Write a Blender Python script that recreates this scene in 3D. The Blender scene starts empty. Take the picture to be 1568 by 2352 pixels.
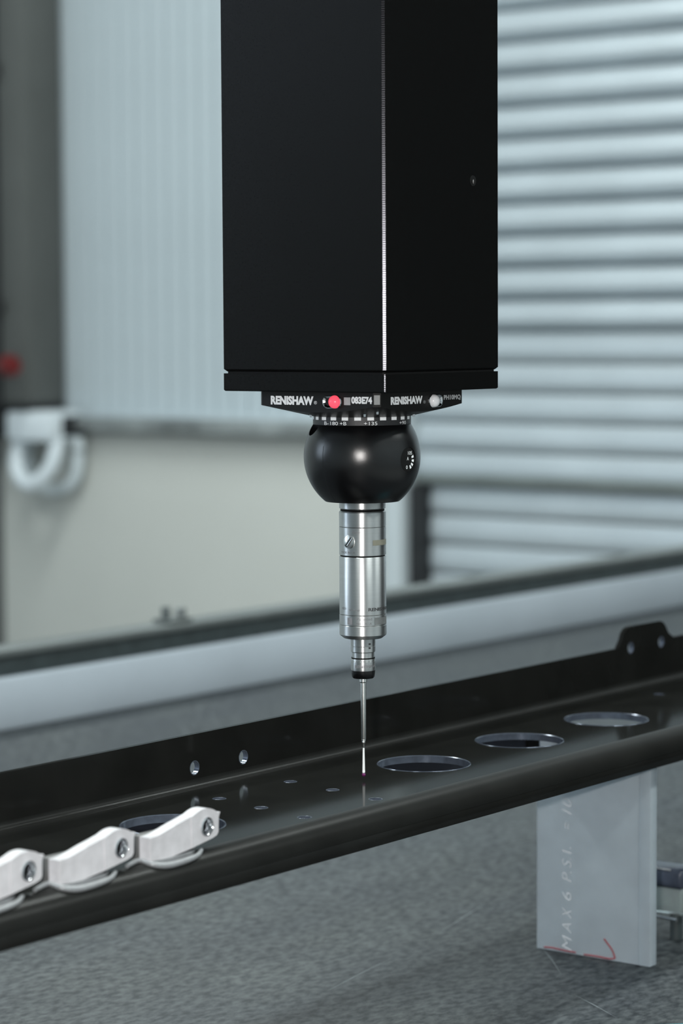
import bpy, bmesh, math, random
from mathutils import Vector, Matrix
random.seed(7)
S = bpy.context.scene
C = S.collection

# ------------------------------------------------------------------ camera
# World axes are the machine's own axes: the beam runs along Y, the wall along X,
# the probe hangs on the Z axis.  Units are metres.
cd = bpy.data.cameras.new('camera'); cam = bpy.data.objects.new('camera', cd); C.objects.link(cam)
RT = Vector((0.7966, 0.6044, -0.0057)); UP = Vector((-0.0397, 0.0618, 0.9973)); FW = Vector((-0.6031, 0.7943, -0.0732))
CAM = Vector((0.8134, -1.0899, 1.17))
m = Matrix.Identity(4)
for r in range(3):
    m[r][0] = RT[r]; m[r][1] = UP[r]; m[r][2] = -FW[r]; m[r][3] = CAM[r]
cam.matrix_world = m
cd.sensor_fit = 'VERTICAL'; cd.sensor_height = 22.3; cd.sensor_width = 14.87
cd.lens = 5800 / 2352 * 22.3
cd.clip_start = 0.05; cd.clip_end = 60
cd.dof.use_dof = True; cd.dof.focus_distance = 1.352; cd.dof.aperture_fstop = 5.6
S.camera = cam

# ------------------------------------------------------------------ world and lights
w = bpy.data.worlds.new('world'); S.world = w; w.use_nodes = True
bg = w.node_tree.nodes['Background']
bg.inputs[0].default_value = (0.72, 0.82, 0.92, 1); bg.inputs[1].default_value = 0.5
def area(name, loc, target, sx, sy, power, col):
    l = bpy.data.lights.new(name, 'AREA'); l.shape = 'RECTANGLE'; l.size = sx; l.size_y = sy
    l.energy = power; l.color = col
    o = bpy.data.objects.new(name, l); C.objects.link(o); o.location = loc
    d = Vector(target) - Vector(loc)
    o.rotation_euler = d.to_track_quat('-Z', 'Y').to_euler()
    return o
# the camera's pop-up flash, beside the lens
FL = CAM - RT * 0.086 + UP * 0.01
area('camera_flash', FL, FL + FW, 0.045, 0.022, 9.5, (1.0, 0.96, 0.93))
# daylight through the window in the left wall
area('window_daylight', (-3.93, -2.9, 1.85), (0, -0.6, 1.15), 1.3, 1.5, 34, (0.72, 0.85, 1.0))
# narrow high window in the wall behind the photographer
area('window_daylight_2', (-3.2, -4.16, 2.35), (-3.2, 0, 2.1), 0.45, 1.2, 6.0, (0.70, 0.83, 1.0))
# ceiling fluorescent lamps (their fixtures are built below)
LAMPS = [(-2.3, 1.9), (-2.3, -0.6), (0.1, 1.7), (0.1, -0.9), (2.4, 1.9), (2.4, -0.6)]
for (lx, ly) in LAMPS:
    area('ceiling_lamp_light', (lx, ly, 3.44), (lx, ly, 0), 0.3, 1.5, 45, (0.93, 1.0, 0.98))
S.view_settings.view_transform = 'Standard'; S.view_settings.look = 'None'
S.view_settings.gamma = 1; S.view_settings.exposure = 0.0
S.view_settings.use_curve_mapping = False
S.cycles.max_bounces = 8; S.cycles.diffuse_bounces = 4; S.cycles.glossy_bounces = 4
S.cycles.use_denoising = True
S.cycles.sample_clamp_indirect = 4.0

# ------------------------------------------------------------------ materials
def mat(name, col, rough=0.5, metal=0.0, spec=0.5, var=0.0, vscale=40, bump=0.0, bscale=400, stretch=None,
        emit=None, estr=0, trans=0, coat=0, ior=1.45):
    M = bpy.data.materials.new(name); M.use_nodes = True
    nt = M.node_tree; b = nt.nodes['Principled BSDF']
    b.inputs['Base Color'].default_value = (*col, 1); b.inputs['Roughness'].default_value = rough
    b.inputs['Metallic'].default_value = metal; b.inputs['Specular IOR Level'].default_value = spec
    b.inputs['Transmission Weight'].default_value = trans; b.inputs['IOR'].default_value = ior
    b.inputs['Coat Weight'].default_value = coat
    if emit:
        b.inputs['Emission Color'].default_value = (*emit, 1); b.inputs['Emission Strength'].default_value = estr
    if var or bump:
        tc = nt.nodes.new('ShaderNodeTexCoord'); mp = nt.nodes.new('ShaderNodeMapping')
        nt.links.new(tc.outputs['Object'], mp.inputs[0])
        if stretch: mp.inputs['Scale'].default_value = stretch
    if var:
        n = nt.nodes.new('ShaderNodeTexNoise'); n.inputs['Scale'].default_value = vscale; n.inputs['Detail'].default_value = 6
        nt.links.new(mp.outputs[0], n.inputs['Vector'])
        cr = nt.nodes.new('ShaderNodeValToRGB')
        cr.color_ramp.elements[0].position = 0.3; cr.color_ramp.elements[1].position = 0.7
        cr.color_ramp.elements[0].color = tuple(max(0, c * (1 - var)) for c in col) + (1,)
        cr.color_ramp.elements[1].color = tuple(min(1, c * (1 + var)) for c in col) + (1,)
        nt.links.new(n.outputs[0], cr.inputs[0]); nt.links.new(cr.outputs[0], b.inputs['Base Color'])
    if bump:
        n2 = nt.nodes.new('ShaderNodeTexNoise'); n2.inputs['Scale'].default_value = bscale; n2.inputs['Detail'].default_value = 2
        nt.links.new(mp.outputs[0], n2.inputs['Vector'])
        bp = nt.nodes.new('ShaderNodeBump'); bp.inputs['Strength'].default_value = bump; bp.inputs['Distance'].default_value = 0.0002
        nt.links.new(n2.outputs[0], bp.inputs['Height']); nt.links.new(bp.outputs[0], b.inputs['Normal'])
    return M

M_ANOD = mat('black_anodised', (0.0042, 0.0043, 0.0043), 0.24, 0, 0.13, var=0.15, vscale=900, bump=0.05, bscale=6000)
M_HEAD = mat('black_satin_head', (0.0025, 0.0025, 0.003), 0.24, 0, 0.75, bump=0.16, bscale=4200)
M_MOUNT = mat('black_mount', (0.009, 0.009, 0.009), 0.42, 0, 0.25, bump=0.1, bscale=5000)
M_RING = mat('dark_grey_ring', (0.03, 0.03, 0.032), 0.4, 0.3, 0.5, bump=0.4, bscale=4000)
M_DARK = mat('deep_black', (0.004, 0.004, 0.004), 0.6, 0, 0.2, var=0.1, vscale=300)
M_PRINT = mat('white_print', (0.93, 0.95, 0.97), 0.6, var=0.04, vscale=800)
M_PRINT2 = mat('grey_print', (0.42, 0.43, 0.44), 0.6, var=0.05, vscale=800)
M_INK = mat('dark_ink', (0.05, 0.05, 0.052), 0.5, var=0.1, vscale=900)
M_INK2 = mat('faded_ink', (0.24, 0.24, 0.25), 0.5, 0.3, var=0.1, vscale=900)
M_STEEL = mat('satin_steel', (0.56, 0.57, 0.57), 0.36, 1.0, 0.5, var=0.03, vscale=60, stretch=(1, 1, 30), bump=0.03, bscale=3000)
M_STEEL2 = mat('bright_steel', (0.82, 0.82, 0.80), 0.24, 1.0, 0.5, var=0.04, vscale=500)
def turned(M, an):
    nt = M.node_tree; b = nt.nodes['Principled BSDF']
    tg = nt.nodes.new('ShaderNodeTangent'); tg.direction_type = 'RADIAL'; tg.axis = 'Z'
    nt.links.new(tg.outputs[0], b.inputs['Tangent'])
    b.inputs['Anisotropic'].default_value = an; b.inputs['Anisotropic Rotation'].default_value = 0.25
turned(M_STEEL, 0.85); turned(M_STEEL2, 0.85)
M_CHROME = mat('chrome', (0.8, 0.8, 0.82), 0.08, 1.0, var=0.02, vscale=500)
M_STALK = mat('white_ceramic', (0.95, 0.96, 0.96), 0.3, 0, 0.5, var=0.02, vscale=900)
M_RUBY = mat('ruby', (0.13, 0.014, 0.10), 0.08, 0, 0.7, var=0.1, vscale=900)
M_LEDR = mat('red_led', (0.9, 0.08, 0.12), 0.25, 0, 0.5, emit=(1.0, 0.09, 0.14), estr=0.75, var=0.05, vscale=700)
M_LEDW = mat('clear_led', (0.85, 0.86, 0.88), 0.15, 0, 0.6, var=0.03, vscale=700)
M_BEAM = mat('black_gloss_coat', (0.0105, 0.0108, 0.0100), 0.12, 0, 0.5, var=0.2, vscale=30, bump=0.012, bscale=900)
def weak_gloss(M, k, rough):
    nt = M.node_tree; b = nt.nodes['Principled BSDF']; b.inputs['Specular IOR Level'].default_value = 0.0
    out = nt.nodes['Material Output']; gl = nt.nodes.new('ShaderNodeBsdfGlossy'); gl.inputs['Roughness'].default_value = rough
    fr = nt.nodes.new('ShaderNodeFresnel'); fr.inputs['IOR'].default_value = 1.45
    mu = nt.nodes.new('ShaderNodeMath'); mu.operation = 'MULTIPLY'; mu.inputs[1].default_value = k
    mx = nt.nodes.new('ShaderNodeMixShader')
    nt.links.new(fr.outputs[0], mu.inputs[0]); nt.links.new(mu.outputs[0], mx.inputs[0])
    nt.links.new(b.outputs[0], mx.inputs[1]); nt.links.new(gl.outputs[0], mx.inputs[2]); nt.links.new(mx.outputs[0], out.inputs[0])
M_BEAMB = M_BEAM.copy()
weak_gloss(M_BEAM, 0.50, 0.10); weak_gloss(M_BEAMB, 0.50, 0.28)
M_RIM = mat('cut_edge_metal', (0.115, 0.135, 0.175), 0.16, 0.5, 0.5, var=0.15, vscale=300)
M_WHITEBR = mat('bracket_white', (0.56, 0.55, 0.57), 0.45, 0, 0.4, var=0.10, vscale=140, bump=0.15, bscale=900)
M_BRGREY = mat('bracket_grey', (0.13, 0.13, 0.128), 0.5, 0.2, var=0.1, vscale=200)
M_BASEGR = mat('base_grey', (0.27, 0.28, 0.29), 0.35, 0.2, var=0.12, vscale=300)
M_ACRYL = mat('frosted_acrylic', (0.62, 0.69, 0.74), 0.5, 0, 0.5, trans=0.55, ior=1.3, var=0.06, vscale=60)
M_ACRED = mat('red_marker', (0.26, 0.055, 0.07), 0.5, var=0.2, vscale=400)
M_ACWRITE = mat('scribed_white', (0.62, 0.65, 0.68), 0.5, var=0.1, vscale=500)
M_GLASSB = mat('clear_block', (0.85, 0.92, 0.92), 0.08, 0, 0.5, trans=0.9, ior=1.35, var=0.03, vscale=100)
M_CYAN = mat('cyan_tape', (0.03, 0.55, 0.70), 0.5, var=0.05, vscale=200)
M_RAILW = mat('rail_pale_paint', (0.40, 0.45, 0.50), 0.45, 0, 0.4, var=0.05, vscale=8)
M_RAILD = mat('rail_dark', (0.035, 0.046, 0.048), 0.5, var=0.2, vscale=60)
M_RAILG = mat('rail_grey', (0.115, 0.13, 0.13), 0.5, 0.1, var=0.1, vscale=20)
M_WALL = mat('wall_plaster', (0.50, 0.54, 0.56), 0.8, var=0.03, vscale=3)
M_BOARD = mat('beige_board', (0.55, 0.56, 0.53), 0.6, 0, 0.4, var=0.03, vscale=3)
M_PLANK = mat('pale_blue_cladding', (0.50, 0.565, 0.60), 0.5, 0, 0.5, var=0.03, vscale=4)
M_POST = mat('white_post', (0.62, 0.68, 0.71), 0.5, var=0.03, vscale=6)
M_LEDGE = mat('dull_galvanised', (0.26, 0.28, 0.28), 0.45, 0.35, 0.5, var=0.40, vscale=9)
M_SLAT = mat('shutter_paint', (0.50, 0.56, 0.60), 0.34, 0.25, 0.5, var=0.06, vscale=5)
M_SLATB = mat('shutter_bar', (0.20, 0.225, 0.22), 0.4, 0.3, var=0.1, vscale=9)
M_CABG = mat('cabinet_grey', (0.105, 0.110, 0.106), 0.6, 0, 0.3, var=0.06, vscale=6)
M_CABD = mat('cabinet_dark', (0.012, 0.014, 0.016), 0.6, var=0.2, vscale=20)
M_HOOK = mat('white_plastic', (0.68, 0.74, 0.78), 0.4, var=0.02, vscale=10)
M_RED = mat('red_plastic', (0.12, 0.008, 0.008), 0.4, var=0.1, vscale=20)
M_FLOOR = mat('concrete_floor', (0.28, 0.29, 0.29), 0.6, var=0.15, vscale=4)
M_CEIL = mat('ceiling_paint', (0.55, 0.56, 0.56), 0.8, var=0.03, vscale=2)
M_LAMP = mat('lamp_body', (0.7, 0.7, 0.7), 0.5, var=0.02, vscale=10)
M_TUBE = mat('lamp_diffuser', (0.9, 0.9, 0.9), 0.5, emit=(0.95, 1, 0.95), estr=3, var=0.02, vscale=10)
M_TAN = mat('aged_label', (0.30, 0.29, 0.23), 0.4, 0.4, var=0.08, vscale=200)
M_GREYLBL = mat('grey_label', (0.24, 0.25, 0.25), 0.4, 0.5, var=0.08, vscale=200)

# granite: fine dark/pale speckle with broader clouding
def granite():
    M = bpy.data.materials.new('granite'); M.use_nodes = True; nt = M.node_tree; b = nt.nodes['Principled BSDF']
    tc = nt.nodes.new('ShaderNodeTexCoord'); mp = nt.nodes.new('ShaderNodeMapping'); mp.inputs['Rotation'].default_value = (0, 0, 0.5)
    mp.inputs['Scale'].default_value = (1, 0.55, 1)
    nt.links.new(tc.outputs['Object'], mp.inputs[0])
    n1 = nt.nodes.new('ShaderNodeTexNoise'); n1.inputs['Scale'].default_value = 210; n1.inputs['Detail'].default_value = 5; n1.inputs['Roughness'].default_value = 0.6
    n2 = nt.nodes.new('ShaderNodeTexNoise'); n2.inputs['Scale'].default_value = 14; n2.inputs['Detail'].default_value = 5
    for n in (n1, n2): nt.links.new(mp.outputs[0], n.inputs['Vector'])
    r1 = nt.nodes.new('ShaderNodeValToRGB')
    r1.color_ramp.elements[0].position = 0.36; r1.color_ramp.elements[0].color = (0.014, 0.018, 0.022, 1)
    r1.color_ramp.elements[1].position = 0.66; r1.color_ramp.elements[1].color = (0.074, 0.083, 0.088, 1)
    r2 = nt.nodes.new('ShaderNodeValToRGB')
    r2.color_ramp.elements[0].position = 0.3; r2.color_ramp.elements[0].color = (0.82, 0.84, 0.88, 1)
    r2.color_ramp.elements[1].position = 0.7; r2.color_ramp.elements[1].color = (1.08, 1.08, 1.04, 1)
    mx = nt.nodes.new('ShaderNodeMixRGB'); mx.blend_type = 'MULTIPLY'; mx.inputs[0].default_value = 1
    nt.links.new(n1.outputs[0], r1.inputs[0]); nt.links.new(n2.outputs[0], r2.inputs[0])
    nt.links.new(r1.outputs[0], mx.inputs[1]); nt.links.new(r2.outputs[0], mx.inputs[2])
    nt.links.new(mx.outputs[0], b.inputs['Base Color'])
    b.inputs['Roughness'].default_value = 0.5; b.inputs['Specular IOR Level'].default_value = 0.25
    return M
M_GRAN = granite()

# the milled corner of the column: bare metal crossed by fine tool marks
def milled():
    M = bpy.data.materials.new('milled_edge'); M.use_nodes = True; nt = M.node_tree; b = nt.nodes['Principled BSDF']
    tc = nt.nodes.new('ShaderNodeTexCoord')
    wv = nt.nodes.new('ShaderNodeTexWave'); wv.wave_type = 'BANDS'; wv.bands_direction = 'Z'; wv.inputs['Scale'].default_value = 280
    wv.inputs['Distortion'].default_value = 0.6
    nt.links.new(tc.outputs['Object'], wv.inputs['Vector'])
    r = nt.nodes.new('ShaderNodeValToRGB')
    r.color_ramp.elements[0].position = 0.35; r.color_ramp.elements[0].color = (0.006, 0.006, 0.007, 1)
    r.color_ramp.elements[1].position = 0.6; r.color_ramp.elements[1].color = (0.030, 0.031, 0.034, 1)
    nt.links.new(wv.outputs[0], r.inputs[0]); nt.links.new(r.outputs[0], b.inputs['Base Color'])
    b.inputs['Metallic'].default_value = 1; b.inputs['Roughness'].default_value = 0.22
    return M
M_MILL = milled()

# ------------------------------------------------------------------ builders
ORG = {}
def tag(o, label, cat, group=None):
    o['label'] = label; o['category'] = cat
    if group: o['group'] = group
    return o
def thing(name, label, cat, loc, group=None):
    o = bpy.data.objects.new(name, None); C.objects.link(o); o.location = loc; o.empty_display_size = 0.02
    ORG[o] = Vector(loc)
    return tag(o, label, cat, group)
def org(p):
    while p is not None:
        if p in ORG: return ORG[p]
        p = p.parent
    return Vector((0, 0, 0))
def finish(name, bm, material, parent=None, angle=35):
    """one mesh object; geometry is given in world coordinates"""
    o_ = org(parent)
    bmesh.ops.recalc_face_normals(bm, faces=bm.faces[:])
    if o_.length: bmesh.ops.translate(bm, verts=bm.verts[:], vec=-o_)
    me = bpy.data.meshes.new(name); bm.to_mesh(me); bm.free()
    me.materials.append(material)
    for p in me.polygons: p.use_smooth = True
    me.set_sharp_from_angle(angle=math.radians(angle))
    o = bpy.data.objects.new(name, me); C.objects.link(o)
    if parent is not None: o.parent = parent
    return o
def struct(o): o['kind'] = 'structure'; return o

def box(name, x0, x1, y0, y1, z0, z1, material, parent=None, bevel=0.0, seg=2):
    bm = bmesh.new(); bmesh.ops.create_cube(bm, size=1)
    for v in bm.verts:
        v.co = Vector(((x0 + x1) / 2 + v.co.x * (x1 - x0), (y0 + y1) / 2 + v.co.y * (y1 - y0), (z0 + z1) / 2 + v.co.z * (z1 - z0)))
    if bevel: bmesh.ops.bevel(bm, geom=bm.edges[:], offset=bevel, segments=seg, profile=0.5, affect='EDGES')
    return finish(name, bm, material, parent)
def add_lathe(bm, prof, c=(0, 0), seg=64, cap=True):
    rings = []
    for r, z in prof:
        if r < 1e-7: rings.append([bm.verts.new((c[0], c[1], z))])
        else: rings.append([bm.verts.new((c[0] + r * math.cos(2 * math.pi * k / seg), c[1] + r * math.sin(2 * math.pi * k / seg), z)) for k in range(seg)])
    for a, b in zip(rings, rings[1:]):
        for k in range(seg):
            k2 = (k + 1) % seg
            if len(a) == 1 and len(b) == 1: continue
            if len(a) == 1: bm.faces.new((a[0], b[k], b[k2]))
            elif len(b) == 1: bm.faces.new((a[k], b[0], a[k2]))
            else: bm.faces.new((a[k], b[k], b[k2], a[k2]))
    if cap:
        for rg in (rings[0], rings[-1]):
            if len(rg) > 1: bm.faces.new(rg)
def lathe(name, prof, material, parent=None, c=(0, 0), seg=64, cap=True, angle=35):
    bm = bmesh.new(); add_lathe(bm, prof, c, seg, cap); return finish(name, bm, material, parent, angle)
def plate(name, outer, holes, fn, d0, d1, material, parent=None, bevel=0):
    """flat sheet: polygon with round holes in (a,b), swept from depth d0 to d1, mapped by fn(a,b,d)"""
    bm = bmesh.new(); edges = []
    def loop(pts):
        vs = [bm.verts.new((p[0], p[1], 0)) for p in pts]
        for i in range(len(vs)): edges.append(bm.edges.new((vs[i], vs[(i + 1) % len(vs)])))
    loop(outer)
    for (ca, cb, r, n) in holes:
        loop([(ca + r * math.cos(2 * math.pi * k / n), cb + r * math.sin(2 * math.pi * k / n)) for k in range(n)])
    bmesh.ops.triangle_fill(bm, use_beauty=True, use_dissolve=False, edges=edges)
    ret = bmesh.ops.extrude_face_region(bm, geom=bm.faces[:])
    top = {v for v in ret['geom'] if isinstance(v, bmesh.types.BMVert)}
    for v in bm.verts: v.co = fn(v.co.x, v.co.y, d1 if v in top else d0)
    return finish(name, bm, material, parent, 30)
def tube(name, pts, rad, material, parent=None, seg=12, squash=1.0):
    bm = bmesh.new(); add_tube(bm, pts, rad, seg, squash); return finish(name, bm, material, parent, 50)
def add_tube(bm, pts, rad, seg=12, squash=1.0):
    pts = [Vector(p) for p in pts]; rings = []
    for i, p in enumerate(pts):
        t = (pts[min(i + 1, len(pts) - 1)] - pts[max(i - 1, 0)]).normalized()
        a = t.cross(Vector((0, 0, 1)))
        if a.length < 1e-4: a = t.cross(Vector((0, 1, 0)))
        a.normalize(); b = a.cross(t).normalized()
        r = rad[i] if isinstance(rad, (list, tuple)) else rad
        rings.append([bm.verts.new(p + a * r * math.cos(2 * math.pi * k / seg) + b * r * squash * math.sin(2 * math.pi * k / seg)) for k in range(seg)])
    for a, b in zip(rings, rings[1:]):
        for k in range(seg): bm.faces.new((a[k], b[k], b[(k + 1) % seg], a[(k + 1) % seg]))
    bm.faces.new(rings[0]); bm.faces.new(rings[-1])
def smooth_path(pts, n=6):
    pts = [Vector(p) for p in pts]; out = []
    P = [pts[0]] + pts + [pts[-1]]
    for i in range(1, len(P) - 2):
        for k in range(n):
            t = k / n; a, b, c, d = P[i - 1], P[i], P[i + 1], P[i + 2]
            out.append(0.5 * ((2 * b) + (c - a) * t + (2 * a - 5 * b + 4 * c - d) * t * t + (3 * b - a - 3 * c + d) * t ** 3))
    return out + [pts[-1]]
def boolean(o, cutter, op='DIFFERENCE'):
    md = o.modifiers.new('b', 'BOOLEAN'); md.object = cutter; md.operation = op; md.solver = 'EXACT'
    dg = bpy.context.evaluated_depsgraph_get(); dg.update()
    me = bpy.data.meshes.new_from_object(o.evaluated_get(dg))
    o.modifiers.clear(); old = o.data; name = old.name; o.data = me; bpy.data.meshes.remove(old); me.name = name
    cm = cutter.data; bpy.data.objects.remove(cutter); bpy.data.meshes.remove(cm)
    for p in o.data.polygons: p.use_smooth = True
    o.data.set_sharp_from_angle(angle=math.radians(30))
def cyl_between(name, a, b, r, material, parent=None, seg=32, r2=None):
    return tube(name, [a, b], [r, r2 if r2 is not None else r], material, parent, seg)

TXT = {}
def text_geo(s, bold=0.0):
    if (s, bold) in TXT: return TXT[(s, bold)]
    c = bpy.data.curves.new('t', 'FONT'); c.body = s; c.size = 1; c.resolution_u = 3; c.offset = bold
    o = bpy.data.objects.new('t', c); C.objects.link(o)
    dg = bpy.context.evaluated_depsgraph_get(); dg.update()
    me = bpy.data.meshes.new_from_object(o.evaluated_get(dg))
    vs = [(v.co.x, v.co.y) for v in me.vertices]; fs = [tuple(p.vertices) for p in me.polygons]
    x0 = min(v[0] for v in vs); x1 = max(v[0] for v in vs); y0 = min(v[1] for v in vs); y1 = max(v[1] for v in vs)
    vs = [((x - x0) / (x1 - x0), (y - y0) / (y1 - y0)) for x, y in vs]
    bpy.data.objects.remove(o); bpy.data.curves.remove(c); bpy.data.meshes.remove(me)
    TXT[(s, bold)] = (vs, fs); return vs, fs
def lettering(name, s, fn, material, parent, bold=0.0):
    vs, fs = text_geo(s, bold); bm = bmesh.new()
    bv = [bm.verts.new(fn(a, b)) for a, b in vs]
    for f in fs:
        try: bm.faces.new([bv[i] for i in f])
        except ValueError: pass
    return finish(name, bm, material, parent)
def patch(name, fn, material, parent, na=8, nb=1):
    """thin printed patch: fn maps the unit square onto a surface"""
    bm = bmesh.new(); g = [[bm.verts.new(fn(i / na, j / nb)) for j in range(nb + 1)] for i in range(na + 1)]
    for i in range(na):
        for j in range(nb): bm.faces.new((g[i][j], g[i + 1][j], g[i + 1][j + 1], g[i][j + 1]))
    return finish(name, bm, material, parent)
def around(r, a):
    """point on a circle round the probe axis; a in degrees, 0 faces the photographer, + to his right"""
    a = math.radians(a); s, c = math.sin(a), math.cos(a)
    return r * (s * 0.7964 + c * 0.6047), r * (s * 0.6047 - c * 0.7964)
def wrap(r, a0, a1, z0, z1):
    def fn(a, b):
        x, y = around(r, a0 + (a1 - a0) * a); return Vector((x, y, z0 + (z1 - z0) * b))
    return fn

# ================================================================== THE ROOM
T = 0.777      # top of the granite
struct(box('floor', -4.2, 4.2, -4.4, 3.8, -0.1, 0, M_FLOOR))
struct(box('ceiling', -4.2, 4.2, -4.4, 3.8, 3.6, 3.7, M_CEIL))
struct(box('wall_back', -4.2, 4.2, 3.56, 3.8, 0, 3.6, M_WALL))
struct(box('wall_right', 4.0, 4.2, -4.4, 3.56, 0, 3.6, M_WALL))
wf = struct(box('wall_front', -4.0, 4.0, -4.4, -4.2, 0, 3.6, M_WALL))
boolean(wf, box('cut', -3.45, -2.95, -4.6, -4.0, 1.70, 3.0, M_WALL))
wl = struct(box('wall_left', -4.2, -4.0, -4.2, 3.56, 0, 3.6, M_WALL))
cut = box('cut', -4.5, -3.8, -4.02, -1.78, 1.08, 2.62, M_WALL)
boolean(wl, cut)
win = thing('window_1', 'white framed window in the side wall', 'window', (-4.1, -2.9, 1.08)); del win['label']; del win['category']; struct(win)
for (a, b, c_, d) in ((-4.02, -1.78, 1.08, 1.13), (-4.02, -1.78, 2.57, 2.62), (-4.02, -3.97, 1.13, 2.57), (-1.83, -1.78, 1.13, 2.57), (-2.925, -2.875, 1.13, 2.57)):
    box('window_frame', -4.15, -4.05, a, b, c_, d, M_POST, win, 0.004)
for (a, b) in ((-3.97, -2.925), (-2.875, -1.83)):
    box('pane', -4.105, -4.097, a, b, 1.13, 2.57, M_GLASSB, win)
w2 = thing('window_2', 'x', 'x', (-3.2, -4.3, 1.70)); del w2['label']; del w2['category']; struct(w2)
for (a, b, c_, d) in ((-3.45, -2.95, 1.70, 1.74), (-3.45, -2.95, 2.96, 3.0), (-3.45, -3.41, 1.74, 2.96), (-2.99, -2.95, 1.74, 2.96)):
    box('window_frame', a, b, -4.35, -4.25, c_, d, M_POST, w2, 0.004)
box('pane', -3.41, -2.99, -4.305, -4.297, 1.74, 2.96, M_GLASSB, w2)
for i, (lx, ly) in enumerate(LAMPS):
    t = thing('ceiling_lamp', 'long white fluorescent fixture fixed to the ceiling', 'lamp', (lx, ly, 3.6), 'ceiling lamps')
    box('housing', lx - 0.17, lx + 0.17, ly - 0.77, ly + 0.77, 3.47, 3.598, M_LAMP, t, 0.006)
    box('diffuser', lx - 0.15, lx + 0.15, ly - 0.75, ly + 0.75, 3.45, 3.47, M_TUBE, t, 0.004)

# --- roller shutter: every slat a curved strip
sh = thing('roller_shutter', 'pale grey roller shutter of horizontal curved slats behind the machine', 'shutter', (-1.2, 3.5, 0))
SX0, SX1 = -2.452, 0.2
zs = [1.845 + 0.0688 * k for k in range(4, 0, -1)] + [1.845 - 0.0688 * k for k in range(0, 12)]
zl = zs[-1]; zs += [zl - 0.0648 * k for k in range(1, 5)]
def slat(z0, z1, bulge, name='slat', y=3.50, mt=None):
    bm = bmesh.new(); n = 16; a = []; b = []; hgt = z1 - z0
    for k in range(n + 1):
        t = k / n
        # convex face: rolls under at its foot, long gentle lean above
        yy = y - bulge * (math.sin(math.pi / 2 * min(1, t / 0.34)) if t < 0.34 else math.cos(math.pi / 2 * (t - 0.34) / 0.66) ** 0.8)
        zz = z0 + hgt * t
        a.append(bm.verts.new((SX0, yy, zz))); b.append(bm.verts.new((SX1, yy, zz)))
    a.append(bm.verts.new((SX0, y + 0.008, z1))); b.append(bm.verts.new((SX1, y + 0.008, z1)))
    a.append(bm.verts.new((SX0, y + 0.008, z0))); b.append(bm.verts.new((SX1, y + 0.008, z0)))
    m_ = len(a)
    for k in range(m_): bm.faces.new((a[k], b[k], b[(k + 1) % m_], a[(k + 1) % m_]))
    bm.faces.new(a); bm.faces.new(b[::-1])
    return finish(name, bm, mt or M_SLAT, sh, 50)
for a, b in zip(zs, zs[1:]):
    upper = b > 1.1
    slat(b + 0.002, a - 0.002, 0.024 if upper else 0.010)
box('shutter_bar', SX0, SX1, 3.478, 3.505, 0.822, 0.842, M_SLATB, sh, 0.003)
zz = 0.818
while zz > 0.05:
    slat(max(0.01, zz - 0.062), zz - 0.003, 0.006); zz -= 0.065
box('dark_edge_strip', SX0 - 0.001, SX0 + 0.034, 3.46, 3.50, 0.02, 0.818, M_CABD, sh, 0.002)  # near-black strip up the left edge of the lower slats

post = struct(box('trim_1', -2.502, -2.456, 3.43, 3.56, 0, 3.2, M_POST, None, 0.004))

# --- cladding of narrow upright boards over a smooth lower board
cl = thing('wall_cladding', 'pale blue upright boards above the metal ledge', 'cladding', (-3.0, 3.52, 0.96))
px = -3.80; k = 0
proto = None
while px < -2.51:
    w_ = 0.0494
    if proto is None:
        bm = bmesh.new(); bmesh.ops.create_cube(bm, size=1)
        for v in bm.verts: v.co = Vector((px + w_ / 2 + v.co.x * (w_ - 0.002), 3.54 + v.co.y * 0.04, 2.06 + v.co.z * 2.2))
        bmesh.ops.bevel(bm, geom=[e for e in bm.edges if abs(e.verts[0].co.z - e.verts[1].co.z) > 1], offset=0.005, segments=2, affect='EDGES')
        proto = finish('board', bm, M_PLANK, cl); x_first = px
    else:
        o = proto.copy(); C.objects.link(o); o.parent = cl; o.location.x += px - x_first
    px += w_
board = tag(box('lower_panel', -3.755, -2.504, 3.50, 3.555, 0.02, 0.915, M_BOARD, None, 0.004), 'smooth beige panel below the metal ledge', 'panel')
edge = tag(box('panel_strip', -3.98, -3.76, 3.51, 3.555, 0.02, 0.93, M_CABG, None, 0.004), 'dark grey strip beside the smooth beige panel', 'panel')
led = thing('trim_2', 'x', 'x', (-3.0, 3.5, 0.915)); del led['label']; del led['category']; struct(led)
box('ledge_face', -3.46, -2.504, 3.455, 3.556, 0.918, 0.951, M_LEDGE, led, 0.004)
box('ledge_lip', -3.46, -2.504, 3.465, 3.556, 0.9515, 0.962, M_PLANK, led, 0.002)
box('ledge_end', -3.495, -3.4605, 3.42, 3.556, 0.906, 0.955, M_CABD, led, 0.006)

# --- grey cabinet on the wall at the far end, red knob, white hook
cab = thing('wall_cabinet', 'tall dark grey cabinet fixed to the wall above the white hook', 'cabinet', (-3.66, 3.5, 0.985))
box('body', -3.635, -3.54, 3.38, 3.51, 0.985, 3.1, M_CABG, cab, 0.006)
box('dark_frame', -3.85, -3.6355, 3.37, 3.51, 0.90, 3.1, M_CABD, cab, 0.006)
for z in (1.222, 1.80):
    cyl_between('hinge', (-3.628, 3.37, z - 0.014), (-3.628, 3.37, z + 0.014), 0.012, M_CABD, cab, 16)
box('sill', -3.64, -3.54, 3.375, 3.51, 0.972, 0.9848, M_CABD, cab, 0.003)
kn = thing('knob', 'blurred red round knob at the foot of the grey cabinet', 'knob', (-3.55, 3.30, 1.08))
cyl_between('stem', (-3.60, 3.365, 1.080), (-3.54, 3.30, 1.080), 0.016, M_RED, kn, 20)
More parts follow.
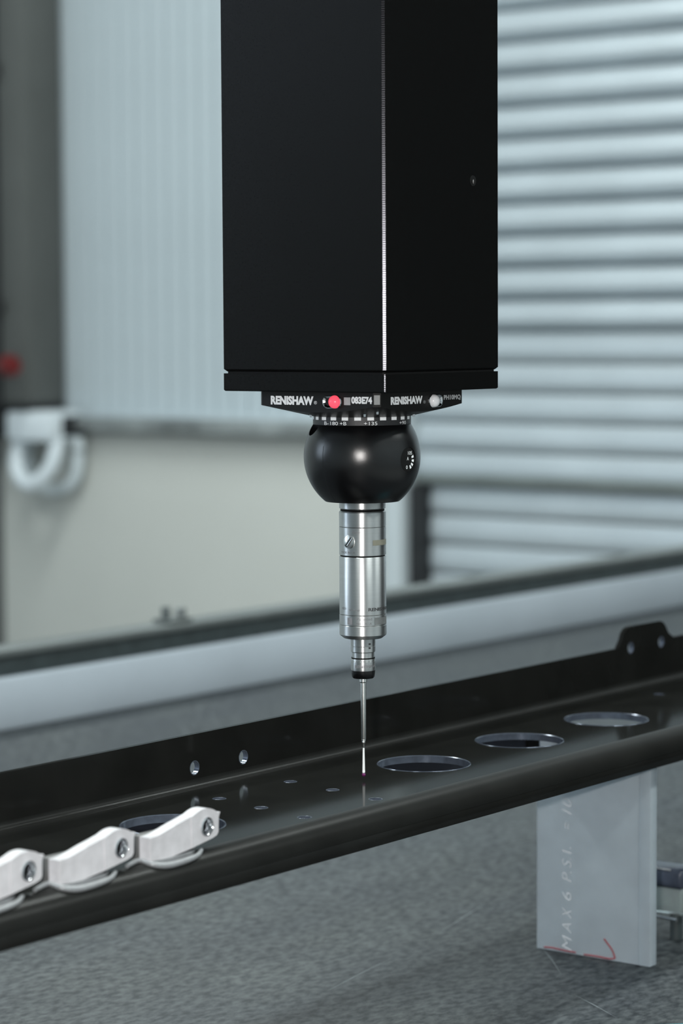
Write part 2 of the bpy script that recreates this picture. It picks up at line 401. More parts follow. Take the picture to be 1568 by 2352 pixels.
tube('grip', [(-3.545, 3.30, 1.080), (-3.53, 3.295, 1.080), (-3.505, 3.285, 1.080), (-3.49, 3.28, 1.080)], [0.018, 0.027, 0.027, 0.018], M_RED, kn, 24)
hk = thing('hook', 'white plastic hook with a rounded loop hanging over the beige panel', 'hook', (-3.54, 3.42, 0.975))
box('back_box', -3.625, -3.468, 3.38, 3.50, 0.893, 0.968, M_HOOK, hk, 0.012)
lp = [(-3.605, 3.42, 0.90), (-3.610, 3.41, 0.865), (-3.605, 3.40, 0.83), (-3.580, 3.39, 0.80), (-3.548, 3.385, 0.787), (-3.515, 3.39, 0.80), (-3.490, 3.40, 0.83), (-3.482, 3.41, 0.865), (-3.485, 3.42, 0.90)]
tube('loop', smooth_path(lp), 0.019, M_HOOK, hk, 16)
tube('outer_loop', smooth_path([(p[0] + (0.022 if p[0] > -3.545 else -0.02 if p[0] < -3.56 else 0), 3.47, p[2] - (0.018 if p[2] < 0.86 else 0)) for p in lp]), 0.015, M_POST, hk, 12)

# dark cabinet added out of view beyond the table to darken the right-hand reflections
cc = thing('added_dark_cabinet', 'tall dark brown cabinet added out of view to darken reflections', 'cabinet', (1.1, 2.3, 0))
box('body', 0.50, 1.9, 2.0, 2.6, 0.06, 2.2, mat('added_cabinet_brown', (0.055, 0.047, 0.038), 0.6, var=0.1, vscale=4), cc, 0.006)
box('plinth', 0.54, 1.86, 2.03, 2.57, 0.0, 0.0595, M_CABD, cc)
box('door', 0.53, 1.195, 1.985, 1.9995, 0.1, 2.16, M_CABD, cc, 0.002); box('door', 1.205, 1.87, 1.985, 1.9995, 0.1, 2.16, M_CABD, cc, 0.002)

# ================================================================== TABLE
tb = thing('granite_table', 'grey speckled granite measuring table with scratches', 'table', (-0.3, 0.6, 0))
slab = box('slab', -0.975, 0.42, -0.85, 3.0, T - 0.22, T, M_GRAN, tb, 0.004)
box('stand', -0.9, 0.3, -0.7, 2.9, 0.0, T - 0.2205, M_CABG, tb, 0.01)
M_SCR = mat('scratch', (0.115, 0.13, 0.14), 0.6, var=0.4, vscale=180)
for (a, b, wd) in (((-0.0835, 0.0678), (-0.1015, 0.1668), 0.0007), ((-0.1133, 0.2311), (-0.1375, 0.3253), 0.0008), ((-0.2076, 0.1133), (-0.2072, 0.1345), 0.0006),
                   ((-0.044, 0.2455), (0.0076, 0.1895), 0.0008), ((0.0332, 0.1584), (0.0852, 0.1265), 0.0007)):
    p0 = Vector((*a, T + 0.00006)); p1 = Vector((*b, T + 0.00006)); d = (p1 - p0).normalized(); n = Vector((-d.y, d.x, 0)) * wd
    bm = bmesh.new(); mid = (p0 + p1) / 2 + n * 0.8
    bm.faces.new([bm.verts.new(q) for q in (p0, mid - n * 0.7, p1, mid + n * 0.7)]); finish('scratch', bm, M_SCR, tb)

# guideway along the far edge of the granite
gr = thing('guide_rail', 'long pale guideway with a dark slot along the far edge of the granite', 'guide rail', (-0.96, 1.0, T))
box('side_cover', -0.972, -0.93, -0.8, 2.95, T, 0.829, M_RAILW, gr, 0.003)
box('dark_slot', -0.968, -0.937, -0.8, 2.95, 0.8292, 0.848, M_RAILD, gr, 0.001)
box('top_cap', -0.972, -0.934, -0.8, 2.95, 0.8482, 0.856, M_RAILG, gr, 0.002)
cp = thing('rail_clip', 'small grey clip standing on the guideway in front of the beige panel', 'clip', (-0.95, 0.94, 0.857))
box('plate', -0.965, -0.94, 0.918, 0.956, 0.857, 0.861, M_RAILG, cp, 0.001)
box('upright', -0.955, -0.948, 0.920, 0.929, 0.8612, 0.874, M_RAILG, cp, 0.001)
box('upright', -0.955, -0.948, 0.944, 0.954, 0.8612, 0.871, M_LEDGE, cp, 0.001)

# ================================================================== BEAM
ZW = 0.9242; VX = -0.0019
bmn = thing('sheet_metal_beam', 'long glossy black folded steel beam with round holes under the stylus', 'beam', (VX, 0.05, ZW))
Y0, Y1, TH = -0.46, 0.60, 0.003
BIG = [(0.0, 0.0592 - 0.2150), (0.0, 0.0592), (0.0, 0.1572), (0.0, 0.2562)]
SM = [(-0.0265, -0.0284), (0.0070, -0.0346), (0.0411, -0.0424), (-0.0262, -0.0887), (0.0075, -0.0956), (0.0412, -0.1027), (0.0007, -0.2244), (-0.0276, 0.3693)]
holes = [(VX + x, y, 0.0265, 64) for x, y in BIG] + [(VX + x, y, 0.0036, 24) for x, y in SM]
plate('web', [(VX - 0.056, Y0), (VX + 0.048, Y0), (VX + 0.048, Y1), (VX - 0.056, Y1)], holes, lambda a, b, d: Vector((a, b, ZW + d)), -TH, 0, M_BEAM, bmn)
def rim(name, ax, c, r, th, wdt, lift):
    """ring lining a hole: ax 'z' or 'x'"""
    bm = bmesh.new(); n = 64 if r > 0.01 else 24
    prof = [(r, -th - lift), (r, lift * 0.3), (r - wdt * 0.35, lift), (r - wdt, lift * 0.2), (r - wdt, -th - lift)]
    rings = []
    for rr, d in prof:
        ring = []
        for k in range(n):
            a = 2 * math.pi * k / n; p, q = rr * math.cos(a), rr * math.sin(a)
            ring.append(bm.verts.new((c[0] + p, c[1] + q, c[2] + d) if ax == 'z' else (c[0] + d, c[1] + p, c[2] + q)))
        rings.append(ring)
    for i in range(len(rings)):
        A, B = rings[i], rings[(i + 1) % len(rings)]
        for k in range(n): bm.faces.new((A[k], B[k], B[(k + 1) % n], A[(k + 1) % n]))
    return finish(name, bm, M_RIM, bmn, 60)
for x, y in BIG: rim('hole_rim', 'z', (VX + x, y, ZW), 0.0266, 0.0035, 0.0008, 0.0003)
for x, y in SM: rim('small_hole_rim', 'z', (VX + x, y, ZW), 0.0037, TH, 0.0004, 0.0001)
box('stiffener', VX - 0.036, VX - 0.033, -0.40, 0.215, ZW - 0.0185, ZW - TH - 0.0001, mat('stiffener_navy', (0.016, 0.018, 0.028), 0.5, var=0.2, vscale=30), bmn)
box('stiffener_end', VX - 0.037, VX - 0.032, 0.2152, 0.229, ZW - 0.0185, ZW - TH - 0.0001, M_DARK, bmn)
# bends: quarter arcs
def bend(name, cxv, czv, r_in, r_out, a0, a1):
    bm = bmesh.new(); n = 14; L = []
    for yy in (Y0, Y1):
        i_ = [bm.verts.new((cxv + r_in * math.cos(a0 + (a1 - a0) * k / n), yy, czv + r_in * math.sin(a0 + (a1 - a0) * k / n))) for k in range(n + 1)]
        o_ = [bm.verts.new((cxv + r_out * math.cos(a0 + (a1 - a0) * k / n), yy, czv + r_out * math.sin(a0 + (a1 - a0) * k / n))) for k in range(n + 1)]
        L.append((i_, o_))
    for k in range(n):
        for s in (0, 1): bm.faces.new((L[0][s][k], L[0][s][k + 1], L[1][s][k + 1], L[1][s][k]))
        for e in (0, 1): bm.faces.new((L[e][0][k], L[e][0][k + 1], L[e][1][k + 1], L[e][1][k]))
    for k in (0, n): bm.faces.new((L[0][0][k], L[0][1][k], L[1][1][k], L[1][0][k]))
    return finish(name, bm, M_BEAMB, bmn, 40)
RI = 0.004
bend('rear_bend', VX - 0.056, ZW + RI, RI, RI + TH, -math.pi / 2, -math.pi)
RO = 0.012
bend('front_bend', VX + 0.048, ZW - RO, RO - TH, RO, math.pi / 2, 0)
# rear flange with its raised tab
zt = ZW + 0.0282
tab = [(0.371, 0.0282), (0.3755, 0.033), (0.3777, 0.0375), (0.381, 0.0402), (0.3858, 0.0416), (0.4262, 0.0416), (0.4310, 0.0402), (0.4345, 0.0372), (0.4385, 0.032), (0.445, 0.0285)]
outer = [(Y0, RI), (Y1, RI), (Y1, 0.0282)] + tab[::-1] + [(Y0, 0.0282)]
outer = [(a, ZW + b) for a, b in outer]
RH = [(0.0592 - 0.128, 0.0099), (0.0592 - 0.0868, 0.0099), (0.0592 + 0.3278, 0.0268), (0.0592 + 0.3689, 0.0267)]
xr = VX - 0.060
plate('rear_flange', outer, [(a, ZW + b, 0.0039, 24) for a, b in RH], lambda a, b, d: Vector((xr + d, a, b)), -TH, 0, M_BEAM, bmn)
for a, b in RH: rim('flange_hole_rim', 'x', (xr, a, ZW + b), 0.0040, TH, 0.0004, 0.0001)
box('front_flange', VX + 0.060 - TH, VX + 0.060, Y0, Y1, ZW - 0.0187, ZW - RO, M_BEAM, bmn, 0.0004)

# ---- white brackets standing in a row on the beam
FX = VX + 0.052
arch = [(p.x, p.y) for p in smooth_path([(-183.6, 16.6, 0), (-186.6, 18.4, 0), (-191.0, 19.7, 0), (-196.0, 19.5, 0), (-201.0, 17.9, 0)], 4)]
top = [(p.x, p.y) for p in smooth_path([(-199.0, 18.1, 0), (-202.0, 17.5, 0), (-205.4, 16.7, 0), (-213, 15.2, 0), (-220.0, 13.5, 0), (-226, 12.3, 0), (-231.4, 12.0, 0)], 3)]
NUT = (-191.7, 11.1)
def make_bracket(label):
    t = thing('mounting_bracket', label, 'bracket', (FX, NUT[0] / 1000, ZW), 'white brackets in a row on the beam')
    # arm: front outline lofted to a back outline whose lower edge hangs down (sloping underside)
    arm = [(-231.4, 0.7), (-218.3, 0.7), (-214.7, 1.0), (-206.0, 2.0), (-199.0, 2.8)] + top
    bm = bmesh.new(); fr = []; mid = []; bk = []
    for (y, z) in arm:
        low = z < 5
        drop = 0.0 if not low else (0.2 if y < -226 else 1.0 if y < -212 else 1.9)
        fr.append(bm.verts.new((FX, y / 1000, ZW + z / 1000)))
        mid.append(bm.verts.new((FX - 0.0035, y / 1000, ZW + max(0.1, z - drop) / 1000)))
        bk.append(bm.verts.new((FX - 0.0065, y / 1000, ZW + max(0.1, z - drop) / 1000)))
    n = len(fr)
    for A, B in ((fr, mid), (mid, bk)):
        for k in range(n): bm.faces.new((A[k], A[(k + 1) % n], B[(k + 1) % n], B[k]))
    bm.faces.new(fr); bm.faces.new(bk[::-1])
    bmesh.ops.bevel(bm, geom=[e for e in bm.edges if abs(e.verts[0].co.x - FX) < 1e-6 and abs(e.verts[1].co.x - FX) < 1e-6], offset=0.0005, segments=2, affect='EDGES')
    finish('arm', bm, M_WHITEBR, t, 25)
    # eye: plate round the threaded insert
    eye = [(-202.4, 2.6), (-196, 3.6), (-187.5, 4.9), (-184.4, 5.8), (-183.2, 7.2), (-182.9, 14.2), (-181.8, 16.6), (-183.6, 16.6)] + arch[1:] + [(-202.4, 17.4)]
    plate('eye_plate', [(a / 1000, ZW + b / 1000) for a, b in eye], [(NUT[0] / 1000, ZW + NUT[1] / 1000, 0.0040, 28)],
          lambda a, b, d: Vector((FX + d, a, b - (0.0022 if (d < -0.003 and b < ZW + 0.007) else 0))), -0.0062, 0.0005, M_WHITEBR, t)
    bm = bmesh.new(); n = 28; rings = []
    for rr, d in [(0.0046, 0.0004), (0.0045, 0.0010), (0.0038, 0.0013), (0.0031, 0.0004), (0.0029, -0.006), (0.0039, -0.006), (0.0039, 0.0004)]:
        rings.append([bm.verts.new((FX + d, NUT[0] / 1000 + rr * math.cos(2 * math.pi * k / n), ZW + NUT[1] / 1000 + rr * math.sin(2 * math.pi * k / n))) for k in range(n)])
    for i in range(len(rings)):
        A, B = rings[i], rings[(i + 1) % len(rings)]
        for k in range(n): bm.faces.new((A[k], B[k], B[(k + 1) % n], A[(k + 1) % n]))
    ins = finish('threaded_insert', bm, M_CHROME, t, 40); ins['label'] = 'chrome threaded insert'
    cyl_between('insert_bolt', (FX - 0.0062, NUT[0] / 1000, ZW + NUT[1] / 1000), (FX - 0.0045, NUT[0] / 1000, ZW + NUT[1] / 1000), 0.0028, M_DARK, t, 20)
    sp = box('spacer', FX - 0.0115, FX - 0.0067, -0.2314, -0.205, ZW + 0.0002, ZW + 0.0122, M_BRGREY, t, 0.0004); sp['label'] = 'dark grey backing plate'
    dY = 60.0
    path = [(47.4, -304.2 + dY, 0.9), (43.9, -292.2 + dY, 1.0), (50.9, -291.2 + dY, 0.0), (53.3, -284.9 + dY, -1.4), (53.7, -277.7 + dY, -1.7), (53.5, -269.0 + dY, -1.5), (52.5, -260.6 + dY, -0.8), (49.9, -254.9 + dY, 0.4)]
    pp = smooth_path([Vector((a / 1000, b / 1000, ZW + c_ / 1000)) for a, b, c_ in path], 5)
    rads = [0.0010 + 0.0006 * math.sin(math.pi * i / (len(pp) - 1)) for i in range(len(pp))]
    tube('base_bead', pp, rads, M_BASEGR, t, 10)
    plate('foot', [(-0.2320, FX - 0.009), (-0.2000, FX - 0.009), (-0.1975, FX - 0.002), (-0.2030, FX + 0.0008), (-0.2200, FX + 0.0015), (-0.2300, FX - 0.0005)], [],
          lambda a, b, d: Vector((b, a, ZW + d)), -0.0012, 0.0009, M_BASEGR, t)
    tube('rivet', [(FX - 0.006, -0.2034, ZW + 0.0162), (FX - 0.0005, -0.2034, ZW + 0.0162)], 0.0009, M_WHITEBR, t, 10)
    return t
b0 = make_bracket('white bracket with threaded eye overlapping the big hole in the beam')
for dy, lb in ((-0.060, 'white bracket with threaded eye standing between two other white brackets'), (-0.1197, 'white bracket with threaded eye farthest from the big hole, last of its row')):
    r = b0.copy(); C.objects.link(r); r.location.y += dy; r['label'] = lb
    for ch in list(b0.children):
        c_ = ch.copy(); C.objects.link(c_); c_.parent = r

# ---- acrylic support and what stands beside it
ap = thing('acrylic_plate', 'frosted acrylic support plate with handwriting standing under the beam', 'plate', (0, 0.243, T))
PX0, PX1, PY0, PY1, PZ1 = -0.041, 0.0412, 0.237, 0.243, ZW - TH - 0.0003
box('panel', PX0, PX1 - 0.008, PY0, PY1, T + 0.0002, PZ1, M_ACRYL, ap, 0.0004)
box('edge_bar', PX1 - 0.0078, PX1 + 0.0006, PY0 - 0.0008, PY1 + 0.0012, T + 0.0002, PZ1, M_ACRYL, ap, 0.0008)
def onplate(x0, z0, x1, z1):   # handwriting that climbs the plate, slightly slanted
    return lambda a, b: Vector((x1 + (x0 - x1) * b, PY0 - 0.0002, z0 + (z1 - z0) * (a + 0.28 * (b - 0.5))))
for ch_, za, zb in (('M', 3.0, 10.5), ('A', 14.0, 20.5), ('X', 23.0, 28.5), ('6', 34.0, 39.5), ('P.', 46.5, 53.0), ('S.', 55.5, 61.5), ('I.', 64.0, 68.5), ('=', 79.0, 83.0), ('10', 89.5, 98.5)):
    hw = 0.0034 if ch_ != '=' else 0.0014
    lettering('handwriting', ch_, onplate(-0.0186 - hw, T + za / 1000, -0.0186 + hw, T + zb / 1000), M_ACWRITE, ap, -0.008)
for pts in ([(-0.0355, 0.0016), (-0.030, 0.0020), (-0.020, 0.0016), (-0.012, 0.0016)], [(-0.006, 0.0012), (0.004, 0.0014), (0.012, 0.0012), (0.0165, 0.002)],
            [(0.0165, 0.002), (0.0145, 0.0068), (0.0105, 0.0112), (0.0085, 0.0132)]):
    tube('red_mark', smooth_path([(x, PY0 - 0.0001, T + z) for x, z in pts]), 0.0006, M_ACRED, ap, 6, )
cbk = thing('clear_block', 'clear block with a dark cap and bright lower edge beside the acrylic plate', 'block', (0.005, 0.31, T))
box('body', -0.020, 0.0285, 0.300, 0.320, T + 0.0175, T + 0.0342, M_GLASSB, cbk, 0.0015)
box('core', -0.016, 0.0245, 0.304, 0.316, T + 0.0190, T + 0.0330, mat('pale_core', (0.33, 0.37, 0.36), 0.5, var=0.15, vscale=90), cbk, 0.001)
box('cap', -0.020, 0.0275, 0.300, 0.322, T + 0.0344, T + 0.0470, mat('smoky_cap', (0.05, 0.06, 0.085), 0.25, var=0.3, vscale=80), cbk, 0.003, 3)
tube('cap_ridge', [(-0.020, 0.3005, T + 0.0464), (0.019, 0.3005, T + 0.0464)], 0.0006, M_BASEGR, cbk, 8)
le = tube('lower_edge', [(-0.020, 0.2995, T + 0.0172), (0.025, 0.2985, T + 0.0156)], 0.0014, M_CHROME, cbk, 12); le['label'] = 'bright polished lower edge'
for fx in (-0.014, 0.018): cyl_between('foot', (fx, 0.310, T + 0.0001), (fx, 0.310, T + 0.0176), 0.004, M_RAILD, cbk, 16)
tp = thing('tape_strip', 'bright cyan tape strip stuck to the granite', 'tape', (0.11, 0.11, T))
a = Vector((0.0800 + 0.0042, 0.1110 - 0.0049, T + 0.0001)); d = Vector((0.0326, 0.0281, 0)).normalized(); n_ = Vector((d.y, -d.x, 0))
bm = bmesh.new()
vs = [a, a + d * 0.09, a + d * 0.09 + n_ * 0.02, a + n_ * 0.02]
lo = [bm.verts.new(q) for q in vs]; hi = [bm.verts.new(q + Vector((0, 0, 0.0004))) for q in vs]
bm.faces.new(lo[::-1]); bm.faces.new(hi)
for k in range(4): bm.faces.new((lo[k], lo[(k + 1) % 4], hi[(k + 1) % 4], hi[k]))
finish('strip', bm, M_CYAN, tp)

# ================================================================== THE MACHINE'S RAM
HA, HB = 0.0538, 0.0522     # half widths of the column in x and y
ram = thing('machine_ram', 'big square black column with a milled corner hanging over the ball head', 'machine ram', (0, 0, 1.1361))
def prism(name, ha, hb, ch, z0, z1, material, parent, zch=0.0):
    pts = [(ha - 1.2 * ch, -hb), (ha, -hb + 0.82 * ch), (ha, hb - ch), (ha - ch, hb), (-ha + ch, hb), (-ha, hb - ch), (-ha, -hb + ch), (-ha + ch, -hb)]
    lev = [(z0, zch), (z0 + zch, 0.0), (z1, 0.0)] if zch else [(z0, 0), (z1, 0)]
    bm = bmesh.new(); R = []
    for z, ins in lev:
        s, t_ = (ha - ins) / ha, (hb - ins) / hb
        R.append([bm.verts.new((x * s, y * t_, z)) for x, y in pts])
    for A, B in zip(R, R[1:]):
        for k in range(8): bm.faces.new((A[k], A[(k + 1) % 8], B[(k + 1) % 8], B[k]))
    bm.faces.new(R[0][::-1]); bm.faces.new(R[-1])
    return finish(name, bm, material, parent, 20)
prism('column', HA, HB, 0.0011, 1.1465, 2.6, M_ANOD, ram, 0.0013)
prism('joint', HA - 0.0016, HB - 0.0016, 0.0011, 1.1452, 1.1466, M_DARK, ram)
prism('end_plate', HA - 0.0003, HB - 0.0003, 0.0004, 1.1361, 1.1455, M_ANOD, ram, 0.0006)
o = 0.00006
for (hx, hy, ch, z0, z1) in ((HA, HB, 0.0011, 1.1478, 2.6), (HA - 0.0003, HB - 0.0003, 0.0004, 1.1367, 1.1455)):
    bm = bmesh.new()
    e0 = Vector((hx - 1.2 * ch, -hy, 0)); e1 = Vector((hx, -hy + 0.82 * ch, 0)); nn = Vector((0.565, -0.825, 0)) * o
    bm.faces.new([bm.verts.new(q) for q in (e0 + nn + Vector((0, 0, z0)), e1 + nn + Vector((0, 0, z0)), e1 + nn + Vector((0, 0, z1)), e0 + nn + Vector((0, 0, z1)))])
    finish('milled_corner', bm, M_MILL, ram)
sc = cyl_between('grub_screw', (HA - 0.001, 0.0273, 1.2468), (HA + 0.0002, 0.0273, 1.2468), 0.0028, M_MOUNT, ram, 20)
cyl_between('screw_socket', (HA, 0.0273, 1.2462), (HA + 0.0005, 0.0276, 1.2462), 0.0012, M_BRGREY, ram, 8)

# ================================================================== PROBE HEAD
ph = thing('probe_head', 'black ball-shaped probe head with white lettering under the column', 'probe head', (0, 0, 1.1004))
H = 0.0398; CH = 0.0029; ZT = 1.1359
def cone(r): return 1.1288 - (0.0563 - r) * 0.225
cor = [(H - CH, -H), (H, -H + CH), (H, H - CH), (H - CH, H), (-H + CH, H), (-H, H - CH), (-H, -H + CH), (-H + CH, -H)]
op = []
for i in range(8):
    p, q = Vector((*cor[i], 0)), Vector((*cor[(i + 1) % 8], 0)); nseg = 2 if (q - p).length < 0.01 else 16
    for k in range(nseg): op.append(p.lerp(q, k / nseg))
bm = bmesh.new(); R_top, R_bot, R_in = [], [], []
for p in op:
    r_ = math.hypot(p.x, p.y); s = 0.0262 / r_
    R_top.append(bm.verts.new((p.x, p.y, ZT))); R_bot.append(bm.verts.new((p.x, p.y, cone(r_)))); R_in.append(bm.verts.new((p.x * s, p.y * s, cone(0.0262))))
N = len(op)
for A, B in ((R_top, R_bot), (R_bot, R_in)):
    for k in range(N): bm.faces.new((A[k], A[(k + 1) % N], B[(k + 1) % N], B[k]))
bm.faces.new(R_top); bm.faces.new(R_in[::-1])
mount = finish('mount', bm, M_MOUNT, ph, 25)
e = 0.00008
def lface(x0, z0, x1, z1): return lambda a, b: Vector((x0 + (x1 - x0) * a, -H - e, z0 + (z1 - z0) * b))
def rface(y0, z0, y1, z1): return lambda a, b: Vector((H + e, y0 + (y1 - y0) * a, z0 + (z1 - z0) * b))
lettering('lettering', 'RENISHAW', lface(-0.0308, 1.1288, -0.0020, 1.13355), M_PRINT, mount, 0.055)
lettering('lettering', '\u00ae', lface(-0.0017, 1.1293, 0.0003, 1.1311), M_PRINT, mount)
lettering('lettering', '083E74', lface(0.0229, 1.1299, 0.0363, 1.1337), M_PRINT, mount, 0.05)
patch('grey_square', lface(0.0181, 1.1292, 0.0223, 1.1332), M_PRINT2, mount, 1, 1)
lettering('lettering', 'RENISHAW', rface(-0.0283, 1.1292, 0.0002, 1.1334), M_PRINT, mount, 0.055)
lettering('lettering', '\u00ae', rface(0.0009, 1.1292, 0.0030, 1.1308), M_PRINT2, mount)
lettering('lettering', 'PH10MQ', rface(0.0198, 1.1302, 0.0358, 1.1332), M_PRINT2, mount, 0.05)
q0 = Vector((H - CH, -H, 0)); q1 = Vector((H, -H + CH, 0)); qn = Vector((0.7071, -0.7071, 0)) * 0.0001
patch('corner_chip', lambda a, b: q0.lerp(q1, 0.12 + 0.76 * a) + qn + Vector((0, 0, 1.1296 + 0.0049 * b)), M_GREYLBL, mount, 1, 1)
# indicator lamps: a round lamp seated in an oval faceted bright cup
def indicator(c, nrm, along, shift, mt, nm):
    c = Vector(c); nrm = Vector(nrm); al = Vector(along); zv = Vector((0, 0, 1))
    bm = bmesh.new(); n = 14; rings = []
    for (k, d) in ((1.0, -0.0002), (1.0, 0.0005), (0.86, 0.0007), (0.55, -0.0001)):
        ring = []
        for q in range(n):
            t_ = 2 * math.pi * (q + 0.5) / n
            ring.append(bm.verts.new(c + al * (0.0026 * (1 if math.cos(t_) > 0 else -1) + 0.0036 * k * math.cos(t_)) + zv * 0.0036 * k * math.sin(t_) + nrm * d))
        rings.append(ring)
    for A, B in zip(rings, rings[1:]):
        for q in range(n): bm.faces.new((A[q], A[(q + 1) % n], B[(q + 1) % n], B[q]))
    bm.faces.new(rings[-1])
    cup = finish('lamp_cup', bm, M_CHROME, ph, 10)
    p = c + al * shift
    pr = [(0.0034, 0.0), (0.0034, 0.0012), (0.0031, 0.0022), (0.0024, 0.0031), (0.0013, 0.0037), (0.0004, 0.0039)]
    l = tube('indicator_lamp', [p + nrm * d for r_, d in pr], [r_ for r_, d in pr], mt, ph, 24); l['label'] = nm
indicator((0.0104, -H, 1.1308), (0, -1, 0), (1, 0, 0), 0.0022, M_LEDR, 'glowing red indicator lamp')
indicator((H, 0.0122, 1.1304), (1, 0, 0), (0, 1, 0), -0.0024, M_LEDW, 'clear white indicator lamp')
for a, rr in ((2, 0.0345), (11, 0.041), (-62, 0.031), (62, 0.031)):
    x, y = around(rr, a); z = cone(rr)
    tube('screw', [(x, y, z - 0.0012), (x, y, z + 0.001)], [0.0006, 0.0008], M_CHROME, ph, 12)
# index ring
ring = lathe('index_ring', [(0.0240, 1.1226), (0.0262, 1.1226), (0.0264, 1.1224), (0.0264, 1.1178), (0.0262, 1.1176), (0.0240, 1.1176)], M_RING, ph, seg=96, angle=30)
lathe('neck', [(0.0250, 1.1225), (0.0250, 1.1245)], M_DARK, ph, seg=64)
RR = 0.02648
for k in range(24):
    a = -5.4 + 15 * k
    patch('tick_mark', wrap(RR, a - 3.9, a + 3.9, 1.12045, 1.12215), M_PRINT, ring, 4, 1)
for s, a0, a1 in (('B-', -49.5, -42.5), ('180', -39.8, -29.2), ('+B', -26.8, -18.6), ('+135', 1.8, 17.4), ('+90', 48.5, 61.5), ('+45', 93.0, 107.0)):
    lettering('lettering', s, wrap(RR, a0, a1, 1.11795 if s[0] != '+' or True else 0, 1.1198), M_PRINT, ring)
# ball
RB = 0.0315; ZC = 1.1004
bm = bmesh.new(); bmesh.ops.create_uvsphere(bm, u_segments=96, v_segments=64, radius=RB, matrix=Matrix.Translation((0, 0, ZC)) @ Matrix.Rotation(math.pi / 2, 4, 'Y'))
ball = finish('ball', bm, M_HEAD, ph, 30)
def cutter_box(x0, x1, y0, y1, z0, z1):
    return box('cut', x0, x1, y0, y1, z0, z1, M_DARK, ph)
boolean(ball, cutter_box(-0.1, 0.1, -0.1, 0.1, 1.1176, 1.2))
boolean(ball, cutter_box(-0.1, 0.1, -0.1, 0.1, 1.0, 1.0764))
c_ = tube('cut', [(0.0304, -0.0004, ZC - 0.001), (0.05, -0.0004, ZC - 0.001)], [0.0066, 0.0066], M_DARK, ph, 40); boolean(ball, c_)
bm = bmesh.new(); bmesh.ops.create_uvsphere(bm, u_segments=32, v_segments=24, radius=0.0075, matrix=Matrix.Translation((-0.0172, -0.0243, ZC + 0.0190))); boolean(ball, finish('cut', bm, M_DARK, ph))
# the seam round the ball, square to the dial
bm = bmesh.new(); pts = []
ks = -0.0026; rs = math.sqrt(RB * RB - ks * ks) - 0.00002
for k in range(0, 121):
    t_ = 2 * math.pi * k / 120
    z = rs * math.sin(t_); y = rs * math.cos(t_)
    if -0.0236 < z < 0.0168 and y < 0: pts.append((ks, y, ZC + z))
pts.sort(key=lambda p: p[2])
pts = [p for p in pts if p[2] < ZC + 0.008]
tube('seam', pts, 0.00015, M_HEAD, ball, 6)
lathe('ball_base', [(0.0203, 1.0766), (0.0200, 1.0761), (0.0150, 1.0757), (0.0127, 1.0757)], M_HEAD, ph, seg=64)
dial = tube('dial', [(0.0298, -0.0004, ZC - 0.001), (0.03065, -0.0004, ZC - 0.001)], [0.0065, 0.0065], M_MOUNT, ph, 40)
DX, DY, DZ = 0.03072, -0.0004, ZC - 0.001
def dialp(y0, z0, y1, z1): return lambda a, b: Vector((DX, DY + y0 + (y1 - y0) * a, DZ + z0 + (z1 - z0) * b))
lettering('lettering', '105', dialp(0.0000, 0.0024, 0.0036, 0.0043), M_PRINT, dial)
lettering('lettering', 'A', dialp(-0.0010, -0.0005, 0.0007, 0.0014), M_PRINT, dial)
lettering('lettering', '0', dialp(-0.0018, -0.0051, -0.0004, -0.0032), M_PRINT, dial)
for ang in (20, -8, -36, -62):
    t0, t1 = math.radians(ang - 8), math.radians(ang + 8)
    patch('tick_mark', lambda a, b: Vector((DX, DY + (0.0034 + 0.0019 * b) * math.cos(t0 + (t1 - t0) * a), DZ + (0.0034 + 0.0019 * b) * math.sin(t0 + (t1 - t0) * a) - 0.0002)), M_PRINT, dial, 3, 1)

# ================================================================== PROBE BODY
pb = thing('scanning_probe', 'satin silver cylindrical probe body hanging under the black ball', 'probe', (0, 0, 1.04))
R1 = 0.01263
g = 0.0003
lathe('collar', [(0.0100, 1.0757), (R1 - 0.0001, 1.0757), (R1 - 0.0001, 1.0724), (R1 - 0.0009, 1.0719), (0.0100, 1.0719)], M_STEEL, pb, seg=96)
sl = lathe('seal_ring', [(0.0100, 1.0719), (R1 - 0.0010, 1.0719), (R1 - 0.0006, 1.0714), (R1 - 0.0010, 1.0709), (0.0100, 1.0709)], M_DARK, pb, seg=96); sl['label'] = 'black seal ring'
lathe('upper_sleeve', [(0.010, 1.0709), (R1 - 0.0006, 1.0709), (R1, 1.0703), (R1, 1.0627), (R1 - g, 1.0625), (0.010, 1.0625)], M_STEEL, pb, seg=96)
lb = lathe('label_sleeve', [(0.010, 1.0624), (R1 - g, 1.0624), (R1, 1.0622), (R1, 1.0473), (R1 - g, 1.0471), (0.010, 1.0471)], M_STEEL, pb, seg=96)
lathe('joint_ring', [(0.010, 1.0471), (R1 - 0.0006, 1.0471), (R1 - 0.0006, 1.0464), (0.010, 1.0464)], M_DARK, pb, seg=96)
bs = lathe('body_sleeve', [(0.010, 1.0464), (R1 - 0.0002, 1.0464), (R1, 1.0461), (R1 + 0.00003, 1.0153), (R1 - g, 1.0151), (0.010, 1.0151)], M_STEEL, pb, seg=96)
R2 = 0.01272
ls = lathe('lower_sleeve', [(0.010, 1.0150), (R2 - g, 1.0150), (R2, 1.0148), (R2, 1.0096), (R2 - g, 1.0094), (0.010, 1.0094)], M_STEEL, pb, seg=96)
lathe('end_collar', [(0.010, 1.0093), (R2 - g, 1.0093), (R2 + 0.00004, 1.0090), (R2 + 0.00004, 1.0040), (R2 - 0.0004, 1.0034), (0.0104, 1.0019), (0.0066, 1.0019)], M_STEEL, pb, seg=96)
RP = R1 + 0.00012
lettering('lettering', 'RENISHAW', wrap(RP, 13, 88, 1.0175, 1.0193), M_INK, bs, 0.03)
